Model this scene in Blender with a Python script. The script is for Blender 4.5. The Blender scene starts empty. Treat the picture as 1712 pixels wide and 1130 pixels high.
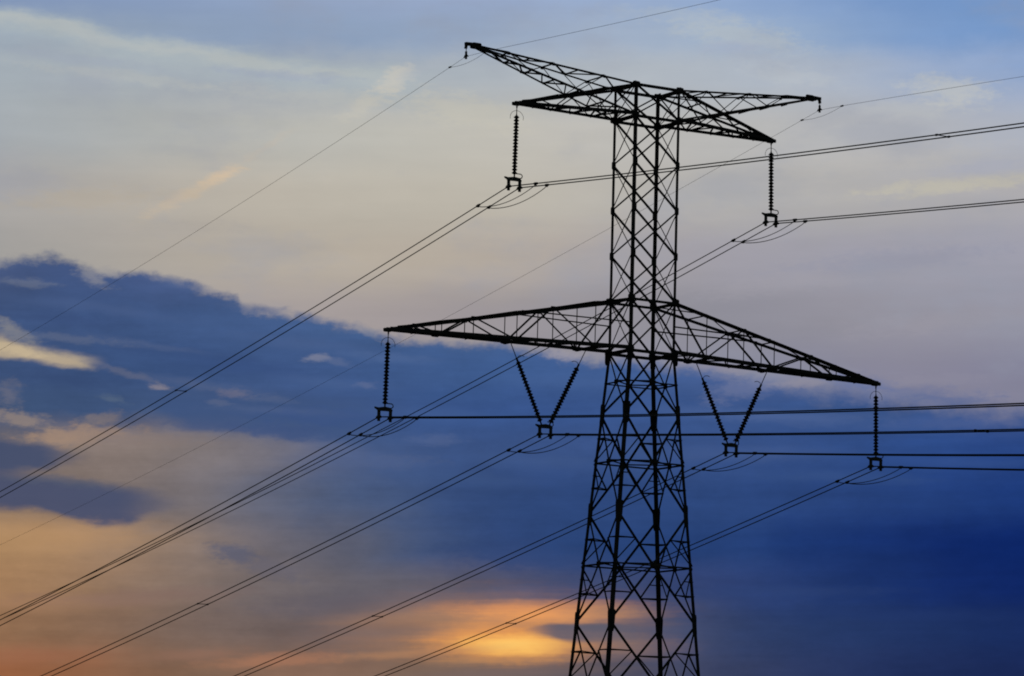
import bpy, bmesh, math, random
from mathutils import Vector, Matrix

# ------------------------------------------------------------------ camera
scene = bpy.context.scene
COL = scene.collection
EYE = 1.7                                    # eye height over the field
FOC = 6511.85                                # focal length in chart units (1712 wide)
PITCH, ROLL, YAW = 0.143231, -0.0269101, 0.5381896


def to_world(x, y, z):
    """viewer axes (right, forward, up) -> world, where X runs along the pylon arms and Y along the line"""
    c, s = math.cos(YAW), math.sin(YAW)
    return Vector((c * x + s * y, -s * x + c * y, z))


fwd = to_world(0, math.cos(PITCH), math.sin(PITCH))
upv = to_world(0, -math.sin(PITCH), math.cos(PITCH))
rgt = to_world(1, 0, 0)
cr, sr = math.cos(ROLL), math.sin(ROLL)
r_img = rgt * cr - upv * sr
u_img = rgt * sr + upv * cr
cam_data = bpy.data.cameras.new('camera')
cam = bpy.data.objects.new('camera', cam_data)
COL.objects.link(cam)
cam.matrix_world = Matrix((
    (r_img.x, u_img.x, -fwd.x, -82.27602),
    (r_img.y, u_img.y, -fwd.y, -127.83960),
    (r_img.z, u_img.z, -fwd.z, EYE),
    (0, 0, 0, 1)))
cam_data.sensor_width = 36.0
cam_data.lens = FOC / 1712.0 * 36.0
cam_data.clip_start = 0.5
cam_data.clip_end = 6000.0
scene.camera = cam

# ------------------------------------------------------------------ exposure
scene.view_settings.view_transform = 'Standard'
scene.view_settings.look = 'None'
scene.view_settings.exposure = 0.0
scene.view_settings.gamma = 1.0
scene.view_settings.use_curve_mapping = False
scene.cycles.filter_width = 1.9              # the soft long lens of the photograph

# ------------------------------------------------------------------ sun, low behind the clouds
SUN_EL = PITCH - (1075 - 565) / FOC
SUN_AZ = (855 - 856) / FOC
sun_dir = to_world(math.sin(SUN_AZ) * math.cos(SUN_EL), math.cos(SUN_AZ) * math.cos(SUN_EL), math.sin(SUN_EL))
sun_data = bpy.data.lights.new('sun', 'SUN')
sun_data.energy = 0.15
sun_data.angle = math.radians(20)
sun_data.color = (1.0, 0.62, 0.34)
sun = bpy.data.objects.new('sun', sun_data)
COL.objects.link(sun)
sun.location = (0, 0, 80)
sun.rotation_euler = sun_dir.to_track_quat('Z', 'Y').to_euler()


# ------------------------------------------------------------------ sky (world): dusk atmosphere behind cloud layers
def lin(c):
    out = []
    for v in c:
        v = v / 255.0
        out.append(v / 12.92 if v <= 0.04045 else ((v + 0.055) / 1.055) ** 2.4)
    return (out[0], out[1], out[2], 1.0)


world = bpy.data.worlds.new("World")
scene.world = world
world.use_nodes = True
NT = world.node_tree
NT.nodes.clear()
LK = NT.links.new


def nd(t, **kw):
    n = NT.nodes.new(t)
    for k, v in kw.items():
        setattr(n, k, v)
    return n


def put(sock, v):
    if isinstance(v, bpy.types.NodeSocket):
        LK(v, sock)
    else:
        sock.default_value = v


def M(op, a, b=0.0, c=None, clamp=False):
    n = nd('ShaderNodeMath', operation=op, use_clamp=clamp)
    put(n.inputs[0], a)
    put(n.inputs[1], b)
    if c is not None:
        put(n.inputs[2], c)
    return n.outputs[0]


def step(x, a, b):
    """smooth 0..1 as x goes from a to b (a, b may be sockets)"""
    n = nd('ShaderNodeMapRange', interpolation_type='SMOOTHSTEP')
    put(n.inputs['Value'], x)
    put(n.inputs['From Min'], a)
    put(n.inputs['From Max'], b)
    return n.outputs['Result']


def mix(f, a, b):
    n = nd('ShaderNodeMix', data_type='RGBA')
    put(n.inputs[0], f)
    put(n.inputs[6], a)
    put(n.inputs[7], b)
    return n.outputs[2]


def dot(a, v):
    n = nd('ShaderNodeVectorMath', operation='DOT_PRODUCT')
    LK(a, n.inputs[0])
    n.inputs[1].default_value = v
    return n.outputs['Value']


tc = nd('ShaderNodeTexCoord')
nrm = nd('ShaderNodeVectorMath', operation='NORMALIZE')
LK(tc.outputs['Generated'], nrm.inputs[0])
DIR = nrm.outputs['Vector']
hf = to_world(0, 1, 0)
hr = to_world(1, 0, 0)
AZ = M('ARCTAN2', dot(DIR, hr), dot(DIR, hf))
EL = M('ARCSINE', dot(DIR, (0, 0, 1)))
A = M('MULTIPLY', AZ, FOC)
Ee = M('MULTIPLY', M('SUBTRACT', EL, PITCH), FOC)
# sky chart: bearing SX grows to the right, SY grows downwards; the cloud bands tilt by 1.5 degrees
SX = M('ADD', M('SUBTRACT', M('MULTIPLY', A, cr), M('MULTIPLY', Ee, sr)), 856.0)
SY = M('SUBTRACT', 565.0, M('ADD', M('MULTIPLY', A, sr), M('MULTIPLY', Ee, cr)))


def noise(sx, sy, detail, seed, rough=0.55, x=None, y=None):
    cmb = nd('ShaderNodeCombineXYZ')
    LK(M('MULTIPLY', x or SX, 1.0 / sx), cmb.inputs[0])
    LK(M('MULTIPLY', y or SY, 1.0 / sy), cmb.inputs[1])
    cmb.inputs[2].default_value = seed
    n = nd('ShaderNodeTexNoise', noise_dimensions='3D')
    n.inputs['Scale'].default_value = 1.0
    n.inputs['Detail'].default_value = detail
    n.inputs['Roughness'].default_value = rough
    LK(cmb.outputs[0], n.inputs['Vector'])
    return M('SUBTRACT', n.outputs['Fac'], 0.5)


n_big = noise(260, 110, 4, 3.1)
n_big2 = noise(300, 130, 4, 11.7)
n_fine = noise(90, 34, 6, 7.3, 0.6)
n_fine2 = noise(70, 40, 6, 23.9, 0.62)
n_lump = noise(62, 46, 6, 131.0, 0.6)
n_streak = noise(420, 40, 5, 41.0)
n_fib = noise(260, 11, 4, 88.0, 0.6)
n_curl = noise(150, 90, 8, 57.0, 0.62)
n_rag = M('ADD', noise(38, 16, 5, 71.0, 0.65), M('MULTIPLY', noise(15, 6, 3, 19.0, 0.6), 0.55))
WX = M('ADD', SX, M('ADD', M('MULTIPLY', n_big, 110.0), M('MULTIPLY', n_fine, 60.0)))
WY = M('ADD', SY, M('ADD', M('MULTIPLY', n_big2, 46.0), M('MULTIPLY', n_fine2, 26.0)))

XMIN, XMAX = -100.0, 1812.0
TX = M('DIVIDE', M('SUBTRACT', WX, XMIN), XMAX - XMIN, clamp=True)


def row(stops):
    r = nd('ShaderNodeValToRGB')
    r.color_ramp.interpolation = 'B_SPLINE' if len(stops) > 3 else 'LINEAR'
    el = r.color_ramp.elements
    while len(el) < len(stops):
        el.new(0.5)
    for e, (x, c) in zip(el, stops):
        e.position = (x - XMIN) / (XMAX - XMIN)
        e.color = lin(c)
    LK(TX, r.inputs[0])
    return r.outputs['Color']


def chart(rows):
    c = row(rows[0][1])
    for (y0, _), (y1, st) in zip(rows, rows[1:]):
        c = mix(step(WY, y0, y1), c, row(st))
    return c


HIGH = [   # the bright high veil
    (0, [(0, (128, 148, 182)), (300, (140, 160, 192)), (600, (150, 166, 195)), (856, (150, 168, 200)), (1100, (152, 172, 203)), (1300, (140, 166, 205)), (1500, (120, 152, 200)), (1712, (112, 148, 198))]),
    (62, [(0, (152, 166, 182)), (150, (146, 162, 182)), (350, (139, 157, 184)), (600, (141, 160, 188)), (860, (150, 168, 194)), (1100, (164, 178, 198)), (1300, (156, 176, 202)), (1500, (126, 156, 200)), (1712, (116, 150, 198))]),
    (118, [(0, (164, 174, 182)), (200, (164, 173, 180)), (430, (160, 170, 184)), (650, (166, 175, 184)), (860, (172, 180, 188)), (1100, (175, 182, 190)), (1350, (172, 182, 196)), (1500, (160, 174, 198)), (1712, (140, 165, 205))]),
    (220, [(0, (165, 172, 178)), (250, (172, 174, 172)), (550, (188, 187, 180)), (860, (192, 188, 178)), (1100, (185, 184, 182)), (1400, (182, 182, 182)), (1712, (172, 178, 192))]),
    (330, [(0, (168, 166, 165)), (300, (182, 174, 162)), (600, (188, 182, 170)), (900, (188, 182, 170)), (1150, (178, 176, 174)), (1400, (176, 174, 172)), (1712, (172, 170, 174))]),
    (430, [(0, (160, 158, 156)), (300, (176, 168, 158)), (600, (184, 174, 160)), (900, (178, 168, 158)), (1150, (158, 156, 166)), (1400, (160, 158, 168)), (1712, (158, 158, 172))]),
    (530, [(0, (150, 150, 155)), (400, (170, 160, 155)), (700, (160, 152, 154)), (950, (150, 146, 152)), (1200, (140, 140, 152)), (1450, (148, 145, 155)), (1712, (150, 150, 165))]),
    (640, [(0, (150, 140, 125)), (400, (165, 155, 150)), (900, (150, 146, 152)), (1200, (132, 135, 156)), (1500, (135, 132, 150)), (1712, (130, 130, 152))]),
]
LOW = [    # the blue bank and the glowing air below it
    (450, [(0, (72, 88, 126)), (100, (62, 82, 124)), (300, (70, 88, 130)), (500, (74, 92, 134)), (800, (72, 98, 146)), (1200, (78, 100, 150)), (1712, (90, 100, 136))]),
    (540, [(0, (62, 82, 122)), (200, (60, 83, 126)), (450, (66, 90, 134)), (650, (70, 98, 144)), (900, (72, 100, 147)), (1250, (74, 100, 152)), (1712, (88, 98, 136))]),
    (620, [(0, (60, 80, 118)), (250, (56, 80, 124)), (500, (64, 88, 134)), (700, (62, 90, 139)), (900, (62, 91, 141)), (1150, (66, 94, 148)), (1400, (86, 103, 150)), (1712, (98, 106, 142))]),
    (690, [(0, (62, 82, 116)), (150, (58, 79, 116)), (300, (64, 84, 122)), (450, (64, 84, 124)), (650, (58, 84, 134)), (900, (54, 82, 136)), (1200, (58, 84, 136)), (1450, (56, 84, 136)), (1712, (66, 88, 140))]),
    (750, [(0, (108, 102, 106)), (150, (138, 122, 114)), (300, (130, 120, 118)), (450, (116, 112, 120)), (540, (84, 96, 128)), (650, (62, 86, 132)), (900, (56, 80, 130)), (1200, (58, 82, 132)), (1500, (44, 74, 132)), (1712, (42, 70, 132))]),
    (830, [(0, (130, 112, 100)), (150, (132, 117, 110)), (350, (113, 109, 115)), (500, (84, 94, 120)), (620, (72, 90, 126)), (760, (50, 74, 122)), (1000, (46, 72, 124)), (1250, (46, 72, 124)), (1500, (35, 61, 117)), (1712, (28, 56, 118))]),
    (910, [(0, (176, 138, 98)), (150, (164, 130, 100)), (300, (136, 118, 106)), (430, (110, 104, 110)), (580, (90, 94, 112)), (700, (64, 82, 118)), (850, (44, 68, 118)), (1000, (42, 68, 118)), (1250, (36, 62, 116)), (1320, (30, 56, 112)), (1550, (18, 42, 104)), (1712, (12, 36, 98))]),
    (980, [(0, (165, 126, 90)), (150, (150, 119, 94)), (350, (124, 110, 104)), (550, (98, 95, 104)), (700, (98, 94, 104)), (850, (80, 82, 108)), (960, (66, 76, 110)), (1150, (54, 70, 116)), (1350, (34, 58, 112)), (1550, (20, 42, 100)), (1712, (14, 36, 96))]),
    (1050, [(0, (150, 112, 82)), (200, (132, 106, 90)), (400, (112, 98, 94)), (550, (106, 95, 98)), (700, (132, 107, 95)), (800, (156, 120, 92)), (900, (138, 110, 98)), (1050, (84, 86, 106)), (1200, (54, 68, 106)), (1350, (38, 57, 100)), (1600, (28, 47, 94)), (1712, (24, 43, 92))]),
    (1130, [(0, (150, 94, 62)), (150, (138, 96, 70)), (350, (118, 95, 80)), (500, (138, 104, 86)), (650, (122, 100, 88)), (800, (112, 95, 86)), (950, (92, 86, 94)), (1150, (62, 70, 100)), (1350, (40, 54, 94)), (1600, (28, 43, 88)), (1712, (26, 40, 84))]),
]


def curve(pts, x=None):
    """SY of a cloud edge as a function of bearing"""
    n = nd('ShaderNodeFloatCurve')
    cm = n.mapping
    cm.extend = 'HORIZONTAL'
    cv = cm.curves[0]
    P = [((px - XMIN) / (XMAX - XMIN), py / 1200.0) for px, py in pts]
    while len(cv.points) < len(P):
        cv.points.new(0.5, 0.5)
    for q, pp in zip(cv.points, P):
        q.location = pp
        q.handle_type = 'AUTO'
    cm.update()
    tx = M('DIVIDE', M('SUBTRACT', x or SX, XMIN), XMAX - XMIN, clamp=True)
    LK(tx, n.inputs['Value'])
    return M('MULTIPLY', n.outputs['Value'], 1200.0)


def jitter(b, f):
    return M('ADD', M('MULTIPLY', n_big2, b), M('MULTIPLY', n_fine, f))


def strip(c, color, top, bot, st, sb, amount=1.0, b=30.0, f=26.0, xr=None):
    """a cloud layer between two edge curves; st, sb = softness of its edges"""
    d = jitter(b, f)
    y = M('ADD', SY, d)
    m = M('MULTIPLY', step(M('SUBTRACT', y, curve(top)), -st, st), step(M('SUBTRACT', curve(bot), y), -sb, sb))
    if xr:
        x = M('ADD', SX, M('MULTIPLY', d, 1.5))
        if xr[0] is not None:
            m = M('MULTIPLY', m, step(x, xr[0], xr[1]))
        if xr[2] is not None:
            m = M('MULTIPLY', m, step(x, xr[3], xr[2]))
    return mix(M('MULTIPLY', m, amount), c, color)


_pos, _rag, _count = {}, {}, [0]


def puff(c, x, y, rx, ry, color, amount, rot=0.0, jx=1.0, edge=(1.35, 0.2), rag=1.0, fib=0.0):
    """one soft cloud patch or glow; edge = normalised radius where it starts and where it is full,
    rag = how ragged its rim is, fib = how fibrous"""
    jx = 0.6 if jx < 0.9 else 1.0
    rag = 0.2 if rag < 0.35 else 0.6 if rag < 0.9 else 1.0
    fib = 0.0 if fib < 0.1 else 0.4
    _count[0] += 1
    if _count[0] % 8 == 0:               # keeps the shader's working set small: evaluate the layers in order
        _pos.clear()
    if jx not in _pos:
        cb = nd('ShaderNodeCombineXYZ')
        bw = nd('ShaderNodeRGBToBW')
        LK(c, bw.inputs[0])
        LK(M('MULTIPLY_ADD', bw.outputs[0], 1e-9, M('ADD', SX, M('MULTIPLY', n_fine2, 50.0 * jx))), cb.inputs[0])
        LK(M('ADD', SY, M('MULTIPLY', n_fine, 24.0 * jx)), cb.inputs[1])
        _pos[jx] = cb.outputs[0]
    if (rag, fib) not in _rag:
        _rag[rag, fib] = M('ADD', M('MULTIPLY', n_rag, 1.9 * rag), M('MULTIPLY', n_fib, 1.9 * fib))
    mp = nd('ShaderNodeMapping', vector_type='TEXTURE')
    mp.inputs['Location'].default_value = (x, y, 0)
    mp.inputs['Rotation'].default_value = (0, 0, -math.radians(rot))
    mp.inputs['Scale'].default_value = (rx, ry, 1)
    LK(_pos[jx], mp.inputs['Vector'])
    ln = nd('ShaderNodeVectorMath', operation='LENGTH')
    LK(mp.outputs[0], ln.inputs[0])
    r = M('ADD', ln.outputs['Value'], _rag[rag, fib])
    f = nd('ShaderNodeMapRange', interpolation_type='SMOOTHSTEP')
    LK(r, f.inputs['Value'])
    f.inputs['From Min'].default_value, f.inputs['From Max'].default_value = edge
    f.inputs['To Max'].default_value = amount
    return mix(f.outputs['Result'], c, lin(color))


sky = chart(HIGH)
# thin veils in the upper sky
veil = [(0, 22), (70, 34), (160, 58), (250, 70), (420, 92), (560, 108), (690, 118)]
sky = strip(sky, lin((172, 182, 186)), veil, [(x_, y_ + 46) for x_, y_ in veil], 12, 30, 0.8, 26, 44, (None, None, 620, 760))
sky = strip(sky, lin((184, 188, 186)), [(x_, y_ + 8) for x_, y_ in veil], [(x_, y_ + 24) for x_, y_ in veil], 9, 12, 0.55, 22, 60, (None, None, 560, 700))
sky = puff(sky, 200, 136, 190, 12, (180, 184, 182), 0.5, -6)
sky = puff(sky, 120, 108, 150, 9, (158, 168, 182), 0.5, -6)
sky = puff(sky, 470, 128, 120, 10, (156, 166, 186), 0.5, -4)
sky = puff(sky, 520, 162, 200, 14, (184, 186, 182), 0.45, -3)
sky = puff(sky, 660, 134, 40, 19, (200, 196, 186), 0.7, 24)
sky = puff(sky, 605, 178, 50, 17, (196, 192, 180), 0.55, 30)
sky = puff(sky, 780, 186, 110, 30, (198, 194, 180), 0.5, -10)
sky = puff(sky, 720, 108, 60, 12, (170, 178, 188), 0.5, 26)
sky = puff(sky, 1240, 62, 120, 24, (182, 190, 194), 0.6, -10)
sky = puff(sky, 1240, 82, 60, 9, (164, 174, 196), 0.5, 0)
sky = puff(sky, 1330, 130, 90, 18, (184, 190, 196), 0.5, -8)
sky = puff(sky, 1150, 30, 130, 16, (170, 182, 196), 0.5, -4)
sky = puff(sky, 1600, 160, 80, 26, (194, 195, 190), 0.6, -6)
sky = puff(sky, 1530, 190, 90, 16, (188, 190, 190), 0.4)
sky = puff(sky, 1600, 318, 160, 14, (192, 187, 170), 0.65, 4)
sky = puff(sky, 1480, 270, 190, 26, (186, 182, 176), 0.35, 4)
sky = puff(sky, 1650, 290, 90, 14, (164, 168, 184), 0.5, 2)
sky = puff(sky, 1500, 440, 200, 18, (146, 148, 166), 0.5, 4)
sky = puff(sky, 1320, 480, 160, 16, (160, 157, 166), 0.45, 5)
sky = puff(sky, 1600, 540, 180, 20, (154, 151, 162), 0.45, 5)
sky = puff(sky, 1250, 400, 120, 14, (166, 164, 172), 0.4, 5)
sky = puff(sky, 312, 326, 105, 13, (202, 182, 156), 0.5, 28, 0.8, (1.4, 0.0))
sky = puff(sky, 364, 297, 36, 10, (216, 190, 158), 0.5, 22, 0.7, (1.4, 0.0))
sky = puff(sky, 440, 248, 60, 6, (192, 182, 168), 0.35, 28)
sky = puff(sky, 120, 340, 150, 20, (180, 168, 150), 0.4, 2)
sky = puff(sky, 250, 390, 160, 16, (170, 164, 158), 0.4, 3)
# cooler and warmer patches in the veil
cool = M('MULTIPLY', step(M('ADD', n_big2, M('MULTIPLY', n_curl, 0.5)), -0.02, 0.26), 0.36)
sky = mix(cool, sky, lin((150, 156, 172)))

# the blue cloud bank
BANK_TOP = [(-100, 446), (0, 442), (60, 432), (115, 440), (165, 460), (200, 464), (255, 463), (300, 470), (350, 484), (392, 496), (404, 514), (440, 516), (470, 520), (520, 530), (590, 540),
            (640, 556), (680, 560), (760, 570), (860, 575), (930, 592), (1010, 598), (1120, 605), (1250, 622), (1330, 640), (1420, 640), (1500, 655), (1600, 668), (1712, 678), (1812, 684)]
low = chart(LOW)
d_edge = M('ADD', M('MULTIPLY', n_curl, 46.0), M('ADD', M('MULTIPLY', n_lump, 46.0), M('MULTIPLY', n_rag, 16.0)))
bank = step(M('SUBTRACT', M('ADD', SY, d_edge), curve(BANK_TOP)), -9.0, M('ADD', 19.0, M('MULTIPLY', step(SX, 1000.0, 1500.0), 26.0)))
sky = mix(bank, sky, low)
# pale gaps under the topmost puff of the bank
sky = puff(sky, 40, 479, 52, 8, (112, 120, 140), 0.5, -3)
sky = puff(sky, 148, 468, 34, 14, (140, 140, 148), 0.6, -24)
sky = puff(sky, 178, 460, 22, 9, (150, 148, 152), 0.5, -20)
sky = puff(sky, 300, 478, 50, 9, (84, 100, 138), 0.5, -8)
sky = puff(sky, 430, 518, 60, 9, (84, 100, 138), 0.5, -6)
sky = puff(sky, 610, 556, 26, 7, (132, 136, 152), 0.45, -20)
# body of the bank: slow light and dark folds
fold = nd('ShaderNodeMix', data_type='RGBA', blend_type='MULTIPLY')
fold.inputs[0].default_value = 1.0
fv = M('ADD', 1.0, M('MULTIPLY', bank, M('ADD', M('MULTIPLY', n_curl, 0.50), M('ADD', M('MULTIPLY', n_rag, 0.14), M('ADD', M('MULTIPLY', n_fib, 0.14), M('MULTIPLY', n_streak, 0.22))))))
fc = nd('ShaderNodeCombineColor')
for i_ in range(3):
    LK(fv, fc.inputs[i_])
LK(sky, fold.inputs[6])
LK(fc.outputs[0], fold.inputs[7])
sky = fold.outputs[2]

# flat underside of the bank above the mauve air
sky = strip(sky, lin((62, 84, 126)), [(200, 660), (700, 672)], [(200, 672), (250, 690), (300, 707), (340, 720), (450, 724), (560, 736), (640, 752), (760, 770)],
            16, 11, 0.85, 16, 34, (230, 290, 560, 700))
# thin wisps and darker rolls inside the bank
for x_, y_, rx_, ry_, c_, a_, r_ in (
        (150, 520, 170, 12, (74, 94, 136), .5, -6), (330, 600, 170, 18, (54, 76, 120), .55, -8), (120, 540, 120, 14, (56, 76, 118), .5, -4),
        (240, 580, 110, 7, (82, 98, 134), .5, -8), (430, 620, 120, 16, (58, 82, 130), .5, -6), (500, 575, 130, 12, (76, 98, 142), .45, -6),
        (330, 645, 120, 8, (84, 98, 132), .5, -8), (560, 640, 130, 10, (72, 96, 142), .5, -4), (100, 640, 110, 14, (54, 74, 114), .6, -3),
        (650, 600, 90, 10, (84, 108, 154), .45, -4), (480, 690, 130, 8, (82, 98, 134), .5, -3), (700, 690, 140, 14, (66, 92, 142), .45, -3),
        (760, 660, 120, 12, (56, 84, 134), .5, -3), (1000, 640, 160, 14, (72, 100, 152), .4, -3), (1180, 690, 130, 14, (74, 98, 148), .5, -3),
        (1350, 700, 150, 14, (84, 104, 150), .45, -2), (1480, 720, 150, 10, (64, 90, 144), .5, -2), (1620, 715, 130, 12, (80, 98, 146), .45, -2),
        (1250, 760, 170, 14, (70, 92, 140), .5, 0), (1620, 780, 130, 12, (54, 82, 140), .5, -2), (1400, 800, 160, 12, (58, 84, 134), .45, -2),
        (900, 770, 150, 14, (66, 90, 138), .45, -3), (780, 800, 120, 14, (62, 86, 132), .45, -4), (1300, 990, 200, 12, (46, 66, 114), .5, 0),
        (1500, 1030, 180, 12, (34, 54, 104), .5, 0)):
    sky = puff(sky, x_, y_, rx_, ry_, c_, a_, r_, 1.0, (1.4, 0.0), 0.6, 0.4)
# breaks and lit rims in the bank, left side
sky = strip(sky, lin((188, 170, 142)), [(0, 566), (40, 584), (90, 592), (150, 604), (200, 614)], [(0, 604), (60, 612), (110, 618), (165, 618), (200, 616)],
            10, 7, 0.85, 8, 30, (None, None, 120, 185))
sky = puff(sky, 25, 592, 60, 10, (206, 186, 152), 0.6, -10)
sky = puff(sky, 18, 560, 50, 14, (150, 146, 140), 0.55, -28)
sky = puff(sky, 105, 571, 120, 7, (98, 108, 134), 0.5, -5)
sky = puff(sky, 205, 628, 80, 6, (104, 108, 130), 0.5, -16)
sky = puff(sky, 528, 600, 24, 7, (146, 146, 160), 0.5, 4)
sky = puff(sky, 560, 606, 34, 7, (96, 110, 146), 0.5, -8)
sky = puff(sky, 390, 660, 32, 9, (118, 114, 132), 0.5, -6)
sky = puff(sky, 365, 676, 22, 6, (100, 108, 134), 0.4, -6)
sky = puff(sky, 440, 668, 50, 8, (86, 100, 134), 0.5, -4)
sky = puff(sky, 262, 649, 16, 6, (150, 140, 144), 0.55, 0)
sky = puff(sky, 190, 672, 26, 7, (90, 106, 128), 0.5, -14)
sky = puff(sky, 610, 642, 24, 7, (104, 114, 148), 0.4, 0)
sky = puff(sky, 14, 664, 26, 22, (110, 110, 126), 0.6, -30)
sky = puff(sky, 30, 704, 62, 14, (150, 134, 124), 0.7, -12)
sky = puff(sky, 165, 706, 34, 14, (132, 120, 118), 0.6, 10)
sky = puff(sky, 120, 733, 100, 17, (166, 138, 116), 0.72, 4)
sky = puff(sky, 230, 735, 120, 18, (134, 120, 116), 0.5, 0)
sky = puff(sky, 330, 715, 70, 12, (70, 86, 124), 0.55, -4)
sky = puff(sky, 470, 722, 120, 12, (62, 82, 126), 0.6, -3)
sky = puff(sky, 560, 700, 140, 16, (58, 82, 132), 0.5, -3)
sky = strip(sky, lin((62, 76, 108)), [(-100, 734), (0, 737), (60, 744), (130, 764)], [(-100, 800), (0, 798), (60, 792), (130, 778)], 12, 12, 0.88, 16, 40, (None, None, 60, 165))
# the dark shelf low on the left
sky = strip(sky, lin((66, 77, 108)), [(-100, 792), (0, 794), (60, 804), (150, 812), (230, 822), (310, 838)],
            [(-100, 858), (0, 856), (80, 862), (140, 878), (180, 882), (240, 866), (310, 842)], 13, 9, 0.9, 14, 34, (None, None, 190, 330))
sky = puff(sky, 110, 812, 110, 10, (88, 94, 112), 0.45, -5)
sky = puff(sky, 388, 926, 46, 15, (84, 90, 114), 0.65, -10)
sky = puff(sky, 450, 950, 70, 18, (98, 96, 110), 0.5, -14)
# bright tops along the right part of the bank
sky = puff(sky, 938, 592, 40, 8, (156, 152, 164), 0.6, -8)
sky = puff(sky, 1180, 613, 70, 9, (150, 146, 160), 0.5, -8)
sky = puff(sky, 1250, 650, 80, 18, (118, 126, 160), 0.5, 12)
sky = puff(sky, 1345, 640, 44, 10, (146, 143, 158), 0.55)
sky = puff(sky, 1440, 642, 66, 15, (92, 112, 162), 0.6, -8)
sky = puff(sky, 1560, 640, 110, 12, (140, 138, 156), 0.4)
sky = puff(sky, 1520, 664, 130, 16, (100, 112, 154), 0.45)
sky = puff(sky, 1590, 672, 90, 9, (84, 102, 148), 0.5)
sky = puff(sky, 640, 772, 90, 16, (84, 98, 134), 0.4)
sky = puff(sky, 730, 735, 50, 10, (88, 104, 144), 0.4)
sky = puff(sky, 880, 930, 130, 26, (50, 70, 116), 0.6, -4)
# the sunset glow, lit through gaps in thin fibrous cloud
GL = (1.45, 0.0)
sky = puff(sky, 810, 1050, 250, 62, (180, 130, 98), 0.46, 3, 0.8, GL, 0.2, 0.3)
sky = puff(sky, 690, 1030, 150, 12, (166, 126, 100), 0.42, 3, 0.8, GL, 0.3, 0.4)
sky = puff(sky, 880, 1016, 150, 13, (230, 152, 94), 0.75, 1, 0.6, GL, 0.2, 0.4)
sky = puff(sky, 905, 1028, 130, 13, (242, 162, 94), 0.78, 1, 0.6, GL, 0.2, 0.4)
sky = puff(sky, 820, 1050, 130, 16, (214, 146, 92), 0.65, 4, 0.6, GL, 0.2, 0.5)
sky = puff(sky, 690, 1054, 100, 10, (118, 102, 100), 0.5, 3, 0.6, GL, 0.2, 0.5)
sky = puff(sky, 862, 1075, 140, 31, (248, 164, 80), 0.94, 1, 0.7, GL, 0.15, 0.35)
sky = puff(sky, 858, 1077, 84, 17, (255, 202, 108), 0.92, 0, 0.5, (1.5, 0.0), 0.1, 0.3)
sky = strip(sky, lin((92, 91, 106)), [(860, 1056), (900, 1045), (960, 1042), (1100, 1044)], [(860, 1056), (900, 1062), (950, 1071), (1100, 1070)],
            4, 6, 0.9, 5, 12, (862, 935, 1010, 1110))
sky = puff(sky, 700, 1090, 160, 9, (186, 134, 96), 0.55, 4, 0.6, GL, 0.2, 0.5)
sky = puff(sky, 840, 1102, 140, 8, (186, 136, 94), 0.5, 2, 0.6, GL, 0.2, 0.5)
sky = puff(sky, 860, 1124, 180, 10, (118, 100, 98), 0.65, 2, 0.6, GL, 0.2, 0.5)
sky = puff(sky, 1040, 1082, 110, 22, (150, 118, 102), 0.55, 0, 0.8, GL, 0.3, 0.4)
sky = puff(sky, 1020, 1022, 90, 16, (176, 130, 98), 0.55, 0, 0.8, GL, 0.3, 0.4)
sky = puff(sky, 460, 1104, 120, 13, (176, 122, 94), 0.6, 4, 0.8, GL, 0.4, 0.4)
sky = puff(sky, 330, 1094, 90, 10, (152, 112, 94), 0.45, 4, 0.8, GL, 0.4, 0.4)
sky = puff(sky, 90, 900, 150, 26, (184, 144, 104), 0.5, 2, 1.0, GL, 0.6, 0.3)
sky = puff(sky, 60, 1010, 170, 18, (166, 126, 98), 0.4, 2, 1.0, GL, 0.6, 0.4)
sky = puff(sky, 230, 1000, 170, 16, (132, 106, 100), 0.45, 2, 1.0, GL, 0.6, 0.4)
sky = puff(sky, 60, 1100, 150, 18, (158, 104, 78), 0.5, 2, 1.0, GL, 0.6, 0.4)
sky = puff(sky, 560, 1010, 150, 24, (96, 92, 104), 0.5, 2, 1.0, GL, 0.6, 0.4)

# uneven density of the whole veil
tex = M('ADD', M('ADD', M('MULTIPLY', n_streak, 0.14), M('MULTIPLY', n_fine2, 0.07)), M('MULTIPLY', n_big, 0.10))
hsv = nd('ShaderNodeHueSaturation')
LK(M('ADD', 1.0, tex), hsv.inputs['Value'])
LK(sky, hsv.inputs['Color'])
sky = hsv.outputs['Color']

# clear dusk atmosphere takes over away from the sunset clouds
atm = nd('ShaderNodeTexSky', sky_type='NISHITA')
atm.sun_disc = False
atm.sun_elevation = SUN_EL
atm.sun_rotation = math.atan2(sun_dir.x, sun_dir.y)
atm.air_density = 1.0
atm.dust_density = 2.0
dim = nd('ShaderNodeMix', data_type='RGBA', blend_type='MULTIPLY')
dim.inputs[0].default_value = 1.0
LK(atm.outputs['Color'], dim.inputs[6])
dim.inputs[7].default_value = (0.05, 0.05, 0.05, 1)
rr = M('SQRT', M('ADD', M('POWER', M('SUBTRACT', SX, 856.0), 2.0), M('POWER', M('SUBTRACT', SY, 565.0), 2.0)))
away = step(rr, 1250.0, 4200.0)
sky = mix(away, sky, dim.outputs[2])
bg = nd('ShaderNodeBackground')
bg.inputs['Strength'].default_value = 1.0
LK(sky, bg.inputs['Color'])
out = nd('ShaderNodeOutputWorld')
LK(bg.outputs[0], out.inputs[0])
world.cycles.sampling_method = 'MANUAL'
world.cycles.sample_map_resolution = 256


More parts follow.
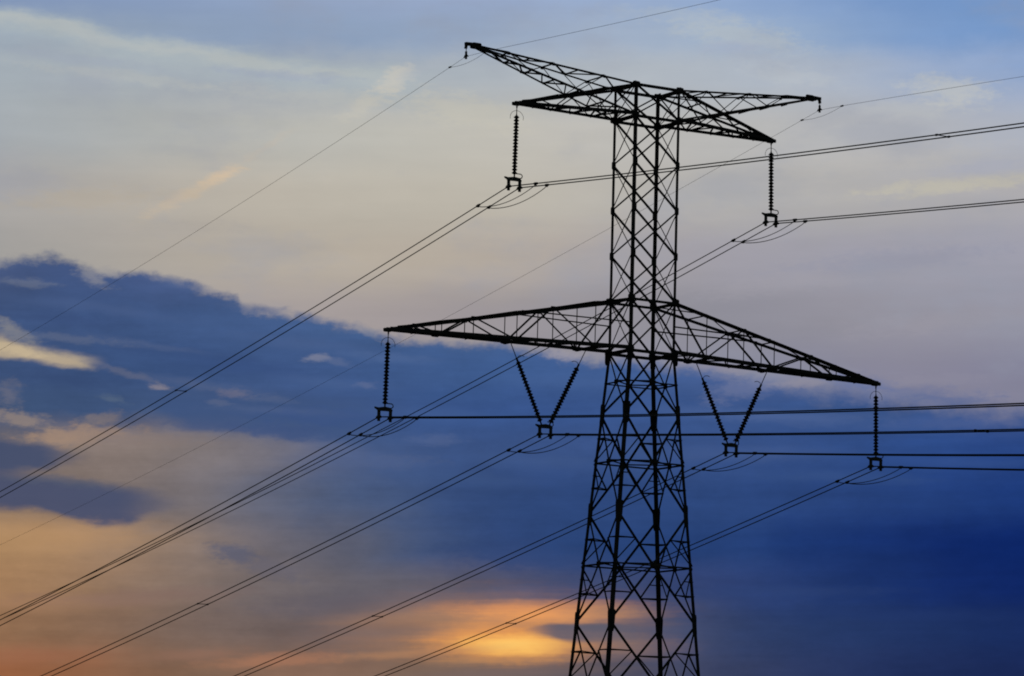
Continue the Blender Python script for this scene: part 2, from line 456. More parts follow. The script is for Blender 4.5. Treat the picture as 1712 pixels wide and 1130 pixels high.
# ------------------------------------------------------------------ materials
def material(name, c0, c1, scale, rough, metal=0.0):
    m = bpy.data.materials.new(name)
    m.use_nodes = True
    nt = m.node_tree
    b = nt.nodes['Principled BSDF']
    n = nt.nodes.new('ShaderNodeTexNoise')
    n.inputs['Scale'].default_value = scale
    n.inputs['Detail'].default_value = 5
    t = nt.nodes.new('ShaderNodeTexCoord')
    nt.links.new(t.outputs['Object'], n.inputs['Vector'])
    r = nt.nodes.new('ShaderNodeValToRGB')
    r.color_ramp.elements[0].position = 0.35
    r.color_ramp.elements[1].position = 0.68
    r.color_ramp.elements[0].color = (*c0, 1)
    r.color_ramp.elements[1].color = (*c1, 1)
    nt.links.new(n.outputs['Fac'], r.inputs[0])
    nt.links.new(r.outputs[0], b.inputs['Base Color'])
    b.inputs['Roughness'].default_value = rough
    b.inputs['Metallic'].default_value = metal
    b.inputs['Specular IOR Level'].default_value = 0.08
    return m


STEEL = material('dark painted steel', (0.030, 0.032, 0.036), (0.055, 0.055, 0.056), 1.3, 0.7)
GALV = material('weathered galvanised fittings', (0.05, 0.052, 0.056), (0.085, 0.085, 0.085), 9.0, 0.6)
GLASS = material('dark glazed insulator', (0.018, 0.016, 0.015), (0.035, 0.026, 0.022), 6.0, 0.6)
CABLE = material('oxidised aluminium strand', (0.035, 0.036, 0.038), (0.06, 0.06, 0.06), 3.0, 0.75)
FIELD = material('dusk meadow', (0.035, 0.05, 0.018), (0.07, 0.08, 0.035), 0.06, 0.95)


# ------------------------------------------------------------------ mesh helpers
class MB:
    def __init__(self):
        self.v, self.f = [], []

    def prism(self, prof0, prof1):
        b, n = len(self.v), len(prof0)
        self.v += [tuple(p) for p in prof0] + [tuple(p) for p in prof1]
        for i in range(n):
            j = (i + 1) % n
            self.f.append((b + i, b + j, b + n + j, b + n + i))
        self.f.append(tuple(range(b + n - 1, b - 1, -1)))
        self.f.append(tuple(range(b + n, b + 2 * n)))

    def frame(self, d, hint):
        d = d.normalized()
        u = hint - d * hint.dot(d)
        if u.length < 1e-4:
            u = Vector((0.3, 0.8, 0.5)) - d * Vector((0.3, 0.8, 0.5)).dot(d)
        u.normalize()
        return u, d.cross(u)

    def angle(self, p0, p1, w, hint, t=None, flip=1):
        """rolled L section: one flange lies across hint, the other points along hint"""
        p0, p1 = Vector(p0), Vector(p1)
        t = t or max(0.010, w * 0.12)
        u, s = self.frame(p1 - p0, Vector(hint))
        s = s * flip
        L = [(0, 0), (w, 0), (w, t), (t, t), (t, w), (0, w)]
        off = -(u * t * 0.5 + s * w * 0.5)
        q = [off + u * b + s * a for a, b in L]
        if flip < 0:
            q.reverse()
        self.prism([p0 + k for k in q], [p1 + k for k in q])

    def corner(self, p0, p1, w, su, sv, t=0.018):
        """leg angle: heel outside, flanges running inwards along -su (x) and -sv (y)"""
        L = [(0, 0), (w, 0), (w, t), (t, t), (t, w), (0, w)]
        q = [Vector((-su * a, -sv * b, 0)) for a, b in L]
        self.prism([Vector(p0) + k for k in q], [Vector(p1) + k for k in q])

    def bar(self, p0, p1, w, h, hint=(0, 0, 1)):
        p0, p1 = Vector(p0), Vector(p1)
        u, s = self.frame(p1 - p0, Vector(hint))
        q = [u * (h / 2 * a) + s * (w / 2 * b) for a, b in ((-1, -1), (-1, 1), (1, 1), (1, -1))]
        self.prism([p0 + k for k in q], [p1 + k for k in q])

    def plate(self, c, n, along, a, b, t=0.012, cut=0.3):
        """gusset plate: clipped rectangle a (along) by b, normal n"""
        c, n, al = Vector(c), Vector(n).normalized(), Vector(along)
        al = (al - n * al.dot(n)).normalized()
        s = n.cross(al)
        k = cut
        P = [(-1, -1 + k), (-1 + k, -1), (1 - k, -1), (1, -1 + k), (1, 1 - k), (1 - k, 1), (-1 + k, 1), (-1, 1 - k)]
        q = [al * (x * a / 2) + s * (y * b / 2) for x, y in P]
        self.prism([c - n * t / 2 + k2 for k2 in q], [c + n * t / 2 + k2 for k2 in q])

    def tube(self, pts, r, n=8, close=False):
        pts = [Vector(p) for p in pts]
        b, m = len(self.v), len(pts)
        u = None
        for i, p in enumerate(pts):
            if close:
                d = pts[(i + 1) % m] - pts[i - 1]
            else:
                d = pts[min(i + 1, m - 1)] - pts[max(i - 1, 0)]
            d.normalize()
            if u is None:
                u, _ = self.frame(d, Vector((0, 0, 1)))
            u = (u - d * u.dot(d)).normalized()
            s = d.cross(u)
            ri = r[i] if isinstance(r, (list, tuple)) else r
            for k in range(n):
                a = 2 * math.pi * k / n
                self.v.append(tuple(p + (u * math.cos(a) + s * math.sin(a)) * ri))
        for i in range(m if close else m - 1):
            j = (i + 1) % m
            for k in range(n):
                l = (k + 1) % n
                self.f.append((b + i * n + k, b + i * n + l, b + j * n + l, b + j * n + k))
        if not close:
            self.f.append(tuple(b + k for k in range(n - 1, -1, -1)))
            self.f.append(tuple(b + (m - 1) * n + k for k in range(n)))

    def lathe(self, prof, n=16):
        b, m = len(self.v), len(prof)
        for r, z in prof:
            for k in range(n):
                a = 2 * math.pi * k / n
                self.v.append((r * math.cos(a), r * math.sin(a), z))
        for i in range(m - 1):
            for k in range(n):
                l = (k + 1) % n
                self.f.append((b + i * n + k, b + i * n + l, b + (i + 1) * n + l, b + (i + 1) * n + k))
        self.f.append(tuple(b + k for k in range(n - 1, -1, -1)))
        self.f.append(tuple(b + (m - 1) * n + k for k in range(n)))

    def build(self, name, mat, parent=None, smooth=False):
        me = bpy.data.meshes.new(name)
        me.from_pydata(self.v, [], self.f)
        bm = bmesh.new()
        bm.from_mesh(me)
        bmesh.ops.recalc_face_normals(bm, faces=bm.faces)
        bm.to_mesh(me)
        bm.free()
        me.materials.append(mat)
        if smooth:
            me.polygons.foreach_set('use_smooth', [True] * len(me.polygons))
        o = bpy.data.objects.new(name, me)
        COL.objects.link(o)
        if parent is not None:
            o.parent = parent
        return o


def tag(o, label=None, cat=None, group=None, kind=None):
    if label: o['label'] = label
    if cat: o['category'] = cat
    if group: o['group'] = group
    if kind: o['kind'] = kind
    return o


def thing(name, label, cat, loc=(0, 0, 0), group=None):
    o = bpy.data.objects.new(name, None)
    o.empty_display_size = 0.3
    o.location = loc
    COL.objects.link(o)
    return tag(o, label, cat, group)


def V3(*a):
    return Vector(a)


# ------------------------------------------------------------------ ground
gm = bmesh.new()
N = 60
S = 3000.0
grid = []
for i in range(N + 1):
    r_ = []
    for j in range(N + 1):
        tx, ty = 2 * i / N - 1, 2 * j / N - 1
        x, y = S * tx * abs(tx), S * ty * abs(ty)
        z = -0.10 * max(0.0, y - 12.0) if y < 400 else -38.8
        z += 0.25 * math.sin(x * 0.03 + 1.0) * math.cos(y * 0.025) * min(1.0, max(0.0, (math.hypot(x, y) - 20) / 60)) - 0.02
        r_.append(gm.verts.new((x, y, z)))
    grid.append(r_)
for i in range(N):
    for j in range(N):
        gm.faces.new((grid[i][j], grid[i + 1][j], grid[i + 1][j + 1], grid[i][j + 1]))
gme = bpy.data.meshes.new('field')
gm.to_mesh(gme)
gm.free()
gme.materials.append(FIELD)
gme.polygons.foreach_set('use_smooth', [True] * len(gme.polygons))
ground = bpy.data.objects.new('field', gme)
COL.objects.link(ground)
ground['kind'] = 'structure'

# ------------------------------------------------------------------ the pylon
Z0 = EYE
Z_UT, Z_UB, Z_WT, Z_WB = 32.036 + Z0, 30.78 + Z0, 23.471 + Z0, 21.444 + Z0
Z_F3, Z_F2, Z_F1, Z_F0, Z_FA = 20.215 + Z0, 17.06 + Z0, 13.02 + Z0, 8.50 + Z0, 3.3 + Z0
HX, HY = 1.05, 0.7926


def hx(z): return HX + 0.0870 * max(0.0, Z_WB - z)
def hy(z): return HY + 0.0471 * max(0.0, Z_WB - z)
def C(sx, sy, z): return Vector((sx * hx(z), sy * hy(z), z))


tower = thing('lattice_tower', 'tall dark steel lattice pylon with two crossarm levels and two earth wire peaks', 'pylon')
SG = [(-1, 1), (-1, -1), (1, -1), (1, 1)]
FACES = [((-1, -1), (1, -1), V3(0, -1, 0)), ((-1, 1), (1, 1), V3(0, 1, 0)), ((-1, -1), (-1, 1), V3(-1, 0, 0)), ((1, -1), (1, 1), V3(1, 0, 0))]

for sx, sy in SG:
    m = MB()
    m.corner(C(sx, sy, 0.0), C(sx, sy, Z_F1), 0.135, sx, sy)
    m.corner(C(sx, sy, Z_F1), C(sx, sy, Z_WB), 0.122, sx, sy)
    m.corner(C(sx, sy, Z_WB), C(sx, sy, Z_UT + 0.05), 0.112, sx, sy)
    leg = m.build('leg', STEEL, tower)
    m = MB()
    m.prism([V3(a, b, -0.25) + C(sx, sy, 0) for a, b in ((-.45, -.45), (.45, -.45), (.45, .45), (-.45, .45))],
            [V3(a, b, 0.22) + C(sx, sy, 0) for a, b in ((-.38, -.38), (.38, -.38), (.38, .38), (-.38, .38))])
    m.build('footing', material('pale footing concrete', (0.22, 0.21, 0.2), (0.34, 0.33, 0.31), 3.0, 0.9) if 'pale footing concrete' not in bpy.data.materials else bpy.data.materials['pale footing concrete'], leg)


def face_pt(a, b, z, t):
    return C(a[0], a[1], z).lerp(C(b[0], b[1], z), t)


# upper shaft: four crossed panels on each side, then the arm boxes
zs = [Z_WT + (Z_UB - Z_WT) * i / 4 for i in range(5)]
for a, b, n in FACES:
    wide = abs(n.y) > 0.5
    m = MB()
    w1, w2 = (0.070, 0.052) if wide else (0.040, 0.040)
    for z_lo, z_hi in list(zip(zs, zs[1:])) + [(Z_WB, Z_WT), (Z_UB, Z_UT)]:
        if a[0] < b[0] or not wide:
            m.angle(C(*a, z_hi) + n * -0.01, C(*b, z_lo) + n * -0.01, w1, -n)
            m.angle(C(*b, z_hi) + n * -0.03, C(*a, z_lo) + n * -0.03, w2, n)
    for z in (Z_WB, Z_WT, Z_UB, Z_UT):
        m.angle(C(*a, z), C(*b, z), 0.125 if z != Z_WT else 0.105, V3(0, 0, -1))
    m.build('shaft_lattice', STEEL, tower)

def gusset(parent, *args, **kw):
    m_ = MB()
    m_.plate(*args, **kw)
    return m_.build('gusset_plate', STEEL, parent)


for sx, sy in SG:
    for z in zs[1:4]:
        gusset(tower, C(sx, sy, z) + V3(-sx * .06, sy * .008, 0), (0, 1, 0), (0, 0, 1), 0.32, 0.19)
    for z, hgt in ((Z_WT, .34), (Z_WB, .36), (Z_UT, .22), (Z_UB, .32)):
        gusset(tower, C(sx, sy, z) + V3(-sx * .02, sy * .010, 0), (0, 1, 0), (1, 0, 0), 0.34, hgt * .8)
        gusset(tower, C(sx, sy, z) + V3(sx * .010, -sy * .06, 0), (1, 0, 0), (0, 0, 1), hgt, 0.2)

# tapering body: diamonds between ring midpoints and leg nodes
panels = [(Z_F3, 18.95 + Z0, Z_F2), (Z_F2, 15.03 + Z0, Z_F1), (Z_F1, 10.76 + Z0, Z_F0), (Z_F0, 5.9 + Z0, Z_FA)]
for a, b, n in FACES:
    m = MB()
    wd = 0.072
    mid = lambda z: face_pt(a, b, z, 0.5)
    for q in (a, b):
        m.angle(C(*q, Z_WB) - n * .015, mid(Z_F3) - n * .015, 0.062, -n)
    for zt, zn, zb in panels:
        for q in (a, b):
            m.angle(mid(zt) - n * .015, C(*q, zn) - n * .015, wd, -n)
            m.angle(C(*q, zn) - n * .015, mid(zb) - n * .015, wd, -n)
            # redundant members in each half
            for zr, big in ((zt, zt - zn), (zb, zn - zb)):
                if abs(zn - zr) < 1.3:
                    continue
                zq = (zr + zn) / 2
                dg = mid(zr).lerp(C(*q, zn), 0.5)
                m.angle(C(*q, zq), dg, 0.05, n)
                if zr == zt:
                    m.angle(C(*q, zr - (zr - zn) * .02), dg, 0.05, n)
                    z3 = zr - (zr - zn) * .25
                    m.angle(C(*q, z3), C(*q, zr).lerp(dg, .5), 0.04, n)
                else:
                    m.angle(C(*q, zr + (zn - zr) * .02), dg, 0.05, n)
    # legs of the lowest bay
    for q in (a, b):
        m.angle(mid(Z_FA), C(*q, 0.35), 0.1, -n)
        m.angle(mid(Z_FA).lerp(C(*q, 0.35), .5), C(*q, (Z_FA + .35) / 2), 0.05, n)
    m.build('body_lattice', STEEL, tower)
    for q in (a, b):
        for zt, zn, zb in panels:
            ax = C(*q, zn + 1) - C(*q, zn)
            inw = (face_pt(a, b, zn, .5) - C(*q, zn)).normalized()
            gusset(tower, C(*q, zn) + inw * .09 + n * .006, n, ax, 0.85, 0.20, cut=.25)
        gusset(tower, C(*q, Z_WB - .2) + n * .006, n, (0, 0, 1), .6, .24)
    for z in (Z_F3, Z_F2, Z_F1, Z_F0, Z_FA):
        gusset(tower, mid(z) - n * .002, n, (1, 0, 0) if abs(n.y) > .5 else (0, 1, 0), 0.28, 0.19)

for z in (Z_F3, Z_F2, Z_F1, Z_F0, Z_FA):
    m = MB()
    mids = []
    for a, b, n in FACES:
        m.angle(C(*a, z), C(*b, z), 0.062 if z < Z_F3 else 0.05, V3(0, 0, -1))
        mids.append(face_pt(a, b, z, .5))
    y0, y1, x0, x1 = mids
    for p, q in ((y0, x0), (x0, y1), (y1, x1), (x1, y0)):
        m.angle(p + V3(0, 0, .03), q + V3(0, 0, .03), 0.05, V3(0, 0, 1))
    m.build('horizontal_frame', STEEL, tower)
# small corner ties between the two diagonals beside each leg
for zt, zn, zb in panels:
    for sx, sy in SG:
        for zr in (zt, zb):
            if abs(zn - zr) < 1.3:
                continue
            m = MB()
            p = V3(0, sy * hy(zr), zr).lerp(C(sx, sy, zn), .5)
            q = V3(sx * hx(zr), 0, zr).lerp(C(sx, sy, zn), .5)
            m.angle(p, q, 0.036, V3(0, 0, 1))
            m.build('corner_tie', STEEL, tower)

# crossarms -----------------------------------------------------------------
def arm(name, sx, ztop, zbot, xt, zt, seq, w_top, w_bot, w_lat, rails=None, posts=True, tipw=0.10):
    """triangular arm of four chords meeting at a tip; seq = alternating nodes from the root: ('b'|'t', fraction)"""
    root = bpy.data.objects.new(name, None)
    root.empty_display_size = 0.2
    root.parent = tower
    COL.objects.link(root)
    tip_t = lambda sy: V3(sx * xt, sy * tipw, zt + .07)
    tip_b = lambda sy: V3(sx * xt, sy * tipw, zt - .03)
    T = lambda sy, t: C(sx, sy, ztop).lerp(tip_t(sy), t)
    B = lambda sy, t: C(sx, sy, zbot).lerp(tip_b(sy), t)
    for sy in (-1, 1):
        m = MB(); m.angle(T(sy, 0), T(sy, 1), w_top, V3(0, 0, -1), flip=sx * sy); m.build('top_chord', STEEL, root)
        m = MB(); m.angle(B(sy, 0), B(sy, 1), w_bot, V3(0, 0, 1), flip=sx * sy); m.build('bottom_chord', STEEL, root)
    pts = {'t': T, 'b': B}
    gs = 1.0 if posts else 0.6
    for sy in (-1, 1):
        m = MB()
        for (k0, t0), (k1, t1) in zip(seq, seq[1:]):
            m.angle(pts[k0](sy, t0), pts[k1](sy, t1), w_lat, V3(0, -sy, 0))
        for k, t in seq[1:-1]:
            if posts:
                m.angle(B(sy, t), T(sy, t), 0.038, V3(0, -sy, 0))
        if rails:
            z = T(sy, rails).z
            m.angle(T(sy, rails), V3(sx * (hx(z) - .1), sy * hy(z), z), 0.05, V3(0, 0, 1))
        m.build('side_lattice', STEEL, root)
    for kk, P, w in (('b', B, 0.055), ('t', T, 0.045)):
        m = MB()
        ts = sorted({0.0} | {t for k, t in seq[:-1]} | ({(a[1] + b[1]) / 2 for a, b in zip(seq, seq[1:])} if kk == 'b' else set()))
        s = 1
        for t0, t1 in zip(ts, ts[1:] + [0.97]):
            m.angle(P(s, t0), P(-s, t1), w, V3(0, 0, 1))
            s = -s
        for t in ts[1:]:
            if (kk == 't') or any(abs(t - q[1]) < 1e-6 for q in seq):
                m.angle(P(-1, t), P(1, t), w, V3(0, 0, -1))
        m.build('plan_lattice', STEEL, root)
    for sy in (-1, 1):
        for k, t in seq[1:-1]:
            q = pts[k](sy, t)
            gusset(root, q + V3(0, sy * .012, .03 if k == 'b' else -.05), (0, 1, 0), (1, 0, 0), (0.34 if k == 'b' else .24) * gs, 0.17 * gs)
        gusset(root, V3(sx * xt, sy * tipw, zt), (0, 1, 0), (1, 0, 0), 0.34, 0.15)
    m = MB()
    m.bar(V3(sx * xt, -tipw - .02, zt - .04), V3(sx * xt, tipw + .02, zt - .04), .05, .05)
    m.build('hanger_pin', STEEL, root)
    return root, T, B


LOW_SEQ = [('t', 0.0), ('b', 0.15), ('t', 0.33), ('b', 0.48), ('t', 0.66), ('b', 0.79), ('t', 0.90), ('b', 1.0)]
for sx in (-1, 1):
    r, T, B = arm('lower_crossarm', sx, Z_WT, Z_WB, 11.42, 21.26 + Z0, LOW_SEQ, 0.118, 0.14, 0.062, rails=0.46)
    for t in (0.15, 0.48):       # the strut beams that carry the V strings
        m = MB()
        m.bar(B(-1, t) + V3(0, 0, -.03), B(1, t) + V3(0, 0, -.03), 0.10, 0.09)
        m.build('hanger_beam', STEEL, r)
UP_SEQ = [('t', 0.0), ('b', 0.25), ('t', 0.46), ('b', 0.66), ('t', 0.84), ('b', 1.0)]
for sx in (-1, 1):
    arm('upper_crossarm', sx, Z_UT, Z_UB, 6.02, 30.70 + Z0, UP_SEQ, 0.105, 0.118, 0.042, posts=False)
PK_SEQ = [('b', 0.0), ('t', 0.2), ('b', 0.36), ('t', 0.52), ('b', 0.66), ('t', 0.80), ('b', 1.0)]
for sx in (-1, 1):
    r, T, B = arm('earth_wire_peak', sx, Z_UT, Z_UB, 7.99, 32.69 + Z0, PK_SEQ, 0.066, 0.072, 0.032, posts=False, tipw=0.08)
    m = MB()
    zt = 32.70 + Z0
    m.bar(V3(sx * 7.75, 0, zt + .08), V3(sx * 8.42, 0, zt + .05), .14, .12)
    m.bar(V3(sx * 8.36, 0, zt + .06), V3(sx * 8.40, 0, zt - .14), .09, .09, (1, 0, 0))
    m.plate(V3(sx * 7.9, 0, zt + .05), (0, 1, 0), (1, 0, 0), .42, .22)
    m.build('hook_bracket', STEEL, r)

# ------------------------------------------------------------------ insulators
PITCH_D = 0.132
disc = MB()
disc.lathe([(0.024, 0.0), (0.058, -0.006), (0.070, -0.022), (0.072, -0.048), (0.096, -0.056), (0.108, -0.066), (0.112, -0.076),
            (0.107, -0.086), (0.088, -0.092), (0.076, -0.106), (0.062, -0.114), (0.042, -0.128), (0.024, -0.143)], 16)
disc_proto = disc.build('insulator_disc', GLASS, None, True)
DISC_ME = disc_proto.data
bpy.data.objects.remove(disc_proto)


def discs(parent, p0, p1, n):
    d = (Vector(p1) - Vector(p0))
    q = (-d).to_track_quat('Z', 'Y')
    sp = d.length / n
    for i in range(n):
        o = bpy.data.objects.new('insulator_disc', DISC_ME)
        COL.objects.link(o)
        o.parent = parent
        o.location = Vector(p0) + d * (i / n)
        o.rotation_mode = 'QUATERNION'
        o.rotation_quaternion = q
        o.scale = (1, 1, sp / PITCH_D)


def clamp_set(root, xc, z, half=0.25):
    """yoke plate and the two suspension clamps; z = conductor height (local coordinates)"""
    m = MB()
    q = [(-.30, .22), (-.34, .27), (-.45, .33), (-.44, .38), (-.28, .36), (0.0, .41), (.24, .38), (.33, .30), (.31, .21), (.20, .24), (0, .24), (-.20, .23)]
    m.prism([V3(xc + a, -.02, z + b) for a, b in q], [V3(xc + a, .02, z + b) for a, b in q])
    m.build('yoke_plate', GALV, root)
    for s in (-1, 1):
        m = MB()
        x = xc + s * half
        m.bar(V3(x, 0, z + .27), V3(x, 0, z + .02), .105, .07, (0, 1, 0))
        m.tube([V3(x, -.20, z - .03), V3(x, -.10, z - .005), V3(x, 0, z + .01), V3(x, .10, z - .005), V3(x, .20, z - .03)], [.03, .065, .075, .065, .03], 8)
        m.bar(V3(x, 0, z - .02), V3(x, 0, z - .16), .10, .06, (0, 1, 0))
        m.build('suspension_clamp', GALV, root)


def horn_loop(root, xc, z, w=.34):
    m = MB()
    pts = [V3(xc + .05, 0, z + .04)]
    for i in range(9):
        a = math.pi / 2 - math.pi * i / 8
        pts.append(V3(xc + w - .09 + .09 * math.cos(a), -.03, z - .05 + .085 * math.sin(a)))
    pts.append(V3(xc + .10, 0, z - .14))
    m.tube(pts, .02, 6)
    m.build('arcing_horn', GALV, root)


def horn_arc(root, p, dx, drop=.28, r=.30):
    m = MB()
    pts = []
    for i in range(9):
        a = math.pi / 2 * i / 8 * 1.15
        pts.append(V3(p[0] + dx * r * math.sin(a), -.02, p[2] + drop * (math.cos(a) - 1)))
    m.tube(pts, .009, 6)
    m.build('arcing_horn', GALV, root)


def single_string(label, x_tip, z_tip, x_con, z_con):
    root = thing('insulator_string', label, 'insulator', (x_tip, 0, z_tip), 'insulators hanging from the pylon arms')
    xc, zc = x_con - x_tip, z_con - z_tip
    top = V3(xc * .14, 0, -.45)
    bot = V3(xc, 0, zc + .50)
    m = MB()
    m.tube([V3(0, 0, -.02), V3(0, 0, -.14)], .03, 8)
    m.tube([V3(0, 0, -.12), top * .8, top], [.018, .018, .03], 8)
    m.build('hanger_link', GALV, root)
    m = MB()
    m.tube([bot, V3(xc, 0, zc + .36)], .03, 8)
    m.build('end_fitting', GALV, root)
    n = round((top - bot).length / PITCH_D)
    discs(root, top, bot, n)
    horn_arc(root, (top.x * .6, 0, -.26), 1)
    horn_arc(root, (top.x * .6, 0, -.26), -1)
    clamp_set(root, xc, zc)
    horn_loop(root, xc, zc + .50)
    return root


def v_string(label, x1, x2, z_arm, x_con, z_con):
    xm = (x1 + x2) / 2
    root = thing('insulator_assembly', label, 'insulator', (xm, 0, z_arm), 'insulators hanging from the pylon arms')
    xc, zc = x_con - xm, z_con - z_arm
    for s, x in ((-1, x1 - xm), (1, x2 - xm)):
        a = V3(x, 0, 0)
        b = V3(xc + s * .17, 0, zc + .36)
        d = b - a
        L = d.length
        p0, p1 = a + d * (0.80 / L), a + d * (1 - 0.14 / L)
        st = bpy.data.objects.new('insulator_leg', None)
        st.parent = root
        COL.objects.link(st)
        m = MB()
        m.tube([a, p0 - d * (.16 / L)], .018, 8)
        m.tube([p0 - d * (.16 / L), p0], .042, 8)
        m.build('hanger_link', GALV, st)
        m = MB()
        m.tube([p1, b], .03, 8)
        m.build('end_fitting', GALV, st)
        n = round((p1 - p0).length / PITCH_D)
        discs(st, p0, p1, n)
        h = p0 - d * (.10 / L)
        mm = MB()
        pts = []
        for i in range(8):
            ang = math.pi * 0.72 * i / 7
            pts.append(h + V3(-s * .32 * (1 - math.cos(ang)) * .6, -.02, .16 * math.sin(ang)))
        mm.tube(pts, .013, 6)
        mm.build('arcing_horn', GALV, st)
    clamp_set(root, xc, zc)
    horn_loop(root, xc + .04, zc + .46, .30)
    return root


ZC_U, ZC_L = 27.40 + Z0, 17.86 + Z0
PH = {   # phase: conductor centre x, z and slopes (far span, near span) with small height corrections
    'UL': (-6.05, ZC_U - .015, 0.1811, 0.0935),
    'UR': (6.07, 27.345 + Z0, 0.1822, 0.0932),
    'LL': (-11.47, 17.905 + Z0, 0.1784, 0.0953),
    'LC': (-4.35, 17.855 + Z0, 0.1781, 0.0937),
    'RC': (4.34, 17.845 + Z0, 0.1832, 0.0952),
    'RR': (11.465, 17.865 + Z0, 0.1812, 0.0977),
}
single_string('insulator string under the tip of the upper left crossarm', -6.02, 30.67 + Z0, *PH['UL'][:2])
single_string('insulator string under the tip of the upper right crossarm', 6.02, 30.67 + Z0, *PH['UR'][:2])
single_string('insulator string under the far left tip of the lower crossarm', -11.42, 21.22 + Z0, *PH['LL'][:2])
single_string('insulator string under the far right tip of the lower crossarm', 11.42, 21.22 + Z0, *PH['RR'][:2])
v_string('V-shaped pair of insulators under the lower crossarm left of the tower body', -6.02, -2.60, 21.30 + Z0, *PH['LC'][:2])
v_string('V-shaped pair of insulators under the lower crossarm right of the tower body', 2.60, 6.02, 21.30 + Z0, *PH['RC'][:2])

# ------------------------------------------------------------------ conductors
CF, CN = 0.000334, 0.000286          # sag of the far and the near span
DF, DN = 0.0128, -0.018              # slight bend of the line at this pylon
WHERE = {
    'UL': 'the upper left insulator string', 'UR': 'the upper right insulator string',
    'LL': 'the far left insulator of the lower arm', 'LC': 'the left V insulator pair',
    'RC': 'the right V insulator pair', 'RR': 'the far right insulator of the lower arm'}
RAD = 0.0225


def wire_point(x0, z0, tf, tn, s):
    """point on a conductor; s > 0 runs away down the valley, s < 0 comes towards the viewer"""
    if s >= 0:
        return V3(x0 + DF * s, s, z0 - tf * s + CF * s * s)
    s = -s
    return V3(x0 + DN * s, -s, z0 - tn * s + CN * s * s)


SS = [-150 + 4 * i for i in range(31)] + [-28, -24, -20, -16, -13, -10, -8, -6, -5, -4, -3, -2, -1, -.5, 0, .5, 1, 2, 3, 4, 5, 6, 8, 10, 13, 16, 20, 24, 28] + [32 + 4 * i for i in range(45)]
for k, (xc, zc, tf, tn) in PH.items():
    for s, side in ((-1, 'left'), (1, 'right')):
        x0 = xc + s * .25
        f = lambda q: wire_point(x0, zc, tf, tn, q)
        m = MB()
        m.tube([f(q) for q in SS], RAD, 6)
        w = m.build('power_cable', CABLE, None, True)
        tag(w, 'dark twin-bundle cable through the %s clamp of %s' % (side, WHERE[k]), 'power cable', 'twin conductors strung across the pylon')
        # slack loop that bridges the clamp below each conductor
        root = thing('jumper_loop', 'slack wire loop under the %s clamp of %s' % (side, WHERE[k]), 'cable loop', (x0, 0, zc), 'slack loops under the clamps')
        loc = V3(x0, 0, zc)
        e0, e1 = f(2.35) - loc, f(-2.1) - loc
        lowz = -.56
        pts = []
        for i in range(25):
            t = i / 24
            p = e0.lerp(e1, t)
            zmid = (e0.z + e1.z) / 2
            p.z += (lowz - zmid) * (1 - (2 * t - 1) ** 2)
            pts.append(p + V3(0, 0, -.05 if 0 < i < 24 else -.02))
        m = MB()
        m.tube(pts, 0.016, 6)
        m.build('cable', CABLE, root, True)
        for e, dv in ((e0, f(2.5) - f(2.2)), (e1, f(-2.25) - f(-1.95))):
            dv.normalize()
            m = MB()
            m.tube([e - dv * .14, e - dv * .11, e + dv * .11, e + dv * .14], [.028, .048, .048, .028], 8)
            m.bar(e + V3(0, 0, .045), e + V3(0, 0, -.075), .06, .05, (0, 1, 0))
            m.build('end_clamp', GALV, root)

SPACERS = [('UL', 29.5, 'lower left'), ('LC', 29.9, ''), ('RC', 29.3, ''), ('RR', 29.2, ''), ('UL', -28.0, ''), ('LC', -28.0, '')]
SP_LABEL = {
    ('UL', 1): 'small spacer bar between the twin cables running down left from the upper left insulator',
    ('LC', 1): 'small spacer bar between the twin cables running down left from the left V insulators',
    ('RC', 1): 'small spacer bar between the twin cables running down left from the right V insulators',
    ('RR', 1): 'small spacer bar on twin cables crossing in front of the orange sunset glow',
    ('UL', -1): 'small spacer bar on the topmost twin cables near the right edge of the picture',
    ('LC', -1): 'small spacer bar on nearly level twin cables right of the far right insulator'}
for k, s, _ in SPACERS:
    xc, zc, tf, tn = PH[k]
    a = wire_point(xc - .25, zc, tf, tn, s)
    b = wire_point(xc + .25, zc, tf, tn, s)
    c = (a + b) / 2
    root = thing('cable_spacer', SP_LABEL[(k, 1 if s > 0 else -1)], 'spacer', c, 'spacers between the twin cables')
    m = MB()
    m.bar(a - c, b - c, .024, .028)
    m.build('spacer_bar', GALV, root)
    dv = (wire_point(xc, zc, tf, tn, s + .1) - wire_point(xc, zc, tf, tn, s)).normalized()
    for e in (a - c, b - c):
        m = MB()
        m.tube([e - dv * .07, e - dv * .045, e + dv * .045, e + dv * .07], [.024, .04, .04, .024], 8)
        m.build('clamp', GALV, root)

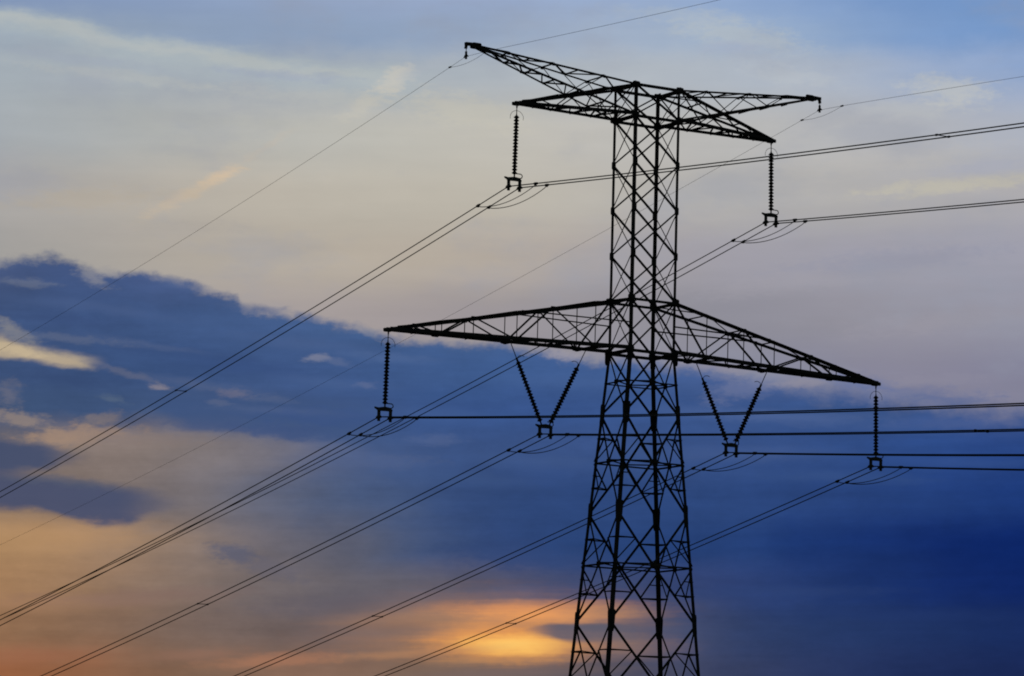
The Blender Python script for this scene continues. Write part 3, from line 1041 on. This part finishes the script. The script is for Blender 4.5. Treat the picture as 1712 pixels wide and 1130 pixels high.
# ------------------------------------------------------------------ earth wires on the two peaks
EW = {
    'left': (-8.372, 32.249 + Z0, 0.16533, 0.00044, 0.0128, 32.294 + Z0, 0.07284, 0.00031, -0.018),
    'right': (8.390, 32.286 + Z0, 0.17112, 0.00028, 0.0128, 32.309 + Z0, 0.06727, -0.00020, -0.018)}
for side, (x0, zf, tf, cf, df, zn, tn, cn, dn) in EW.items():
    def g(s):
        if s >= 0:
            return V3(x0 + df * s, s, zf - tf * s + cf * s * s)
        s = -s
        return V3(x0 + dn * s, -s, zf + (zn - zf) * min(1, s / 2) - tn * s + cn * s * s)
    m = MB()
    m.tube([g(q) for q in SS], 0.0068, 6)
    w = m.build('earth_wire', CABLE, None, True)
    tag(w, 'thin single earth wire running over the %s peak of the pylon' % side, 'earth wire', 'earth wires over the peaks')
    root = thing('wire_clamp', 'small hanging clamp holding the thin wire under the %s peak tip' % side, 'clamp', (x0, 0, zf), 'earth wire clamps')
    top = V3(0, 0, 32.66 + Z0 - zf)
    m = MB()
    m.tube([top, V3(0, 0, .12)], .016, 8)
    m.build('hanger_link', GALV, root)
    m = MB()
    m.tube([V3(0, -.16, -.02), V3(0, -.06, .03), V3(0, .06, .03), V3(0, .16, -.02)], [.02, .045, .045, .02], 8)
    m.bar(V3(0, 0, .20), V3(0, 0, -.10), .07, .06, (0, 1, 0))
    m.build('clamp_body', GALV, root)
    root = thing('jumper_loop', 'thin slack loop beside the clamp of the %s peak wire' % side, 'cable loop', (x0, 0, zf), 'slack loops under the peak clamps')
    loc = V3(x0, 0, zf)
    e0, e1 = g(1.25) - loc, g(-1.6) - loc
    pts = []
    for i in range(17):
        t = i / 16
        p = e0.lerp(e1, t)
        p.z -= .13 * (1 - (2 * t - 1) ** 2)
        pts.append(p)
    m = MB()
    m.tube(pts, .007, 6)
    m.build('cable', CABLE, root, True)
    for e in (e0, e1):
        m = MB()
        m.tube([e + V3(0, -.10, 0), e + V3(0, -.07, 0), e + V3(0, .07, 0), e + V3(0, .10, 0)], [.018, .036, .036, .018], 8)
        m.build('end_clamp', GALV, root)
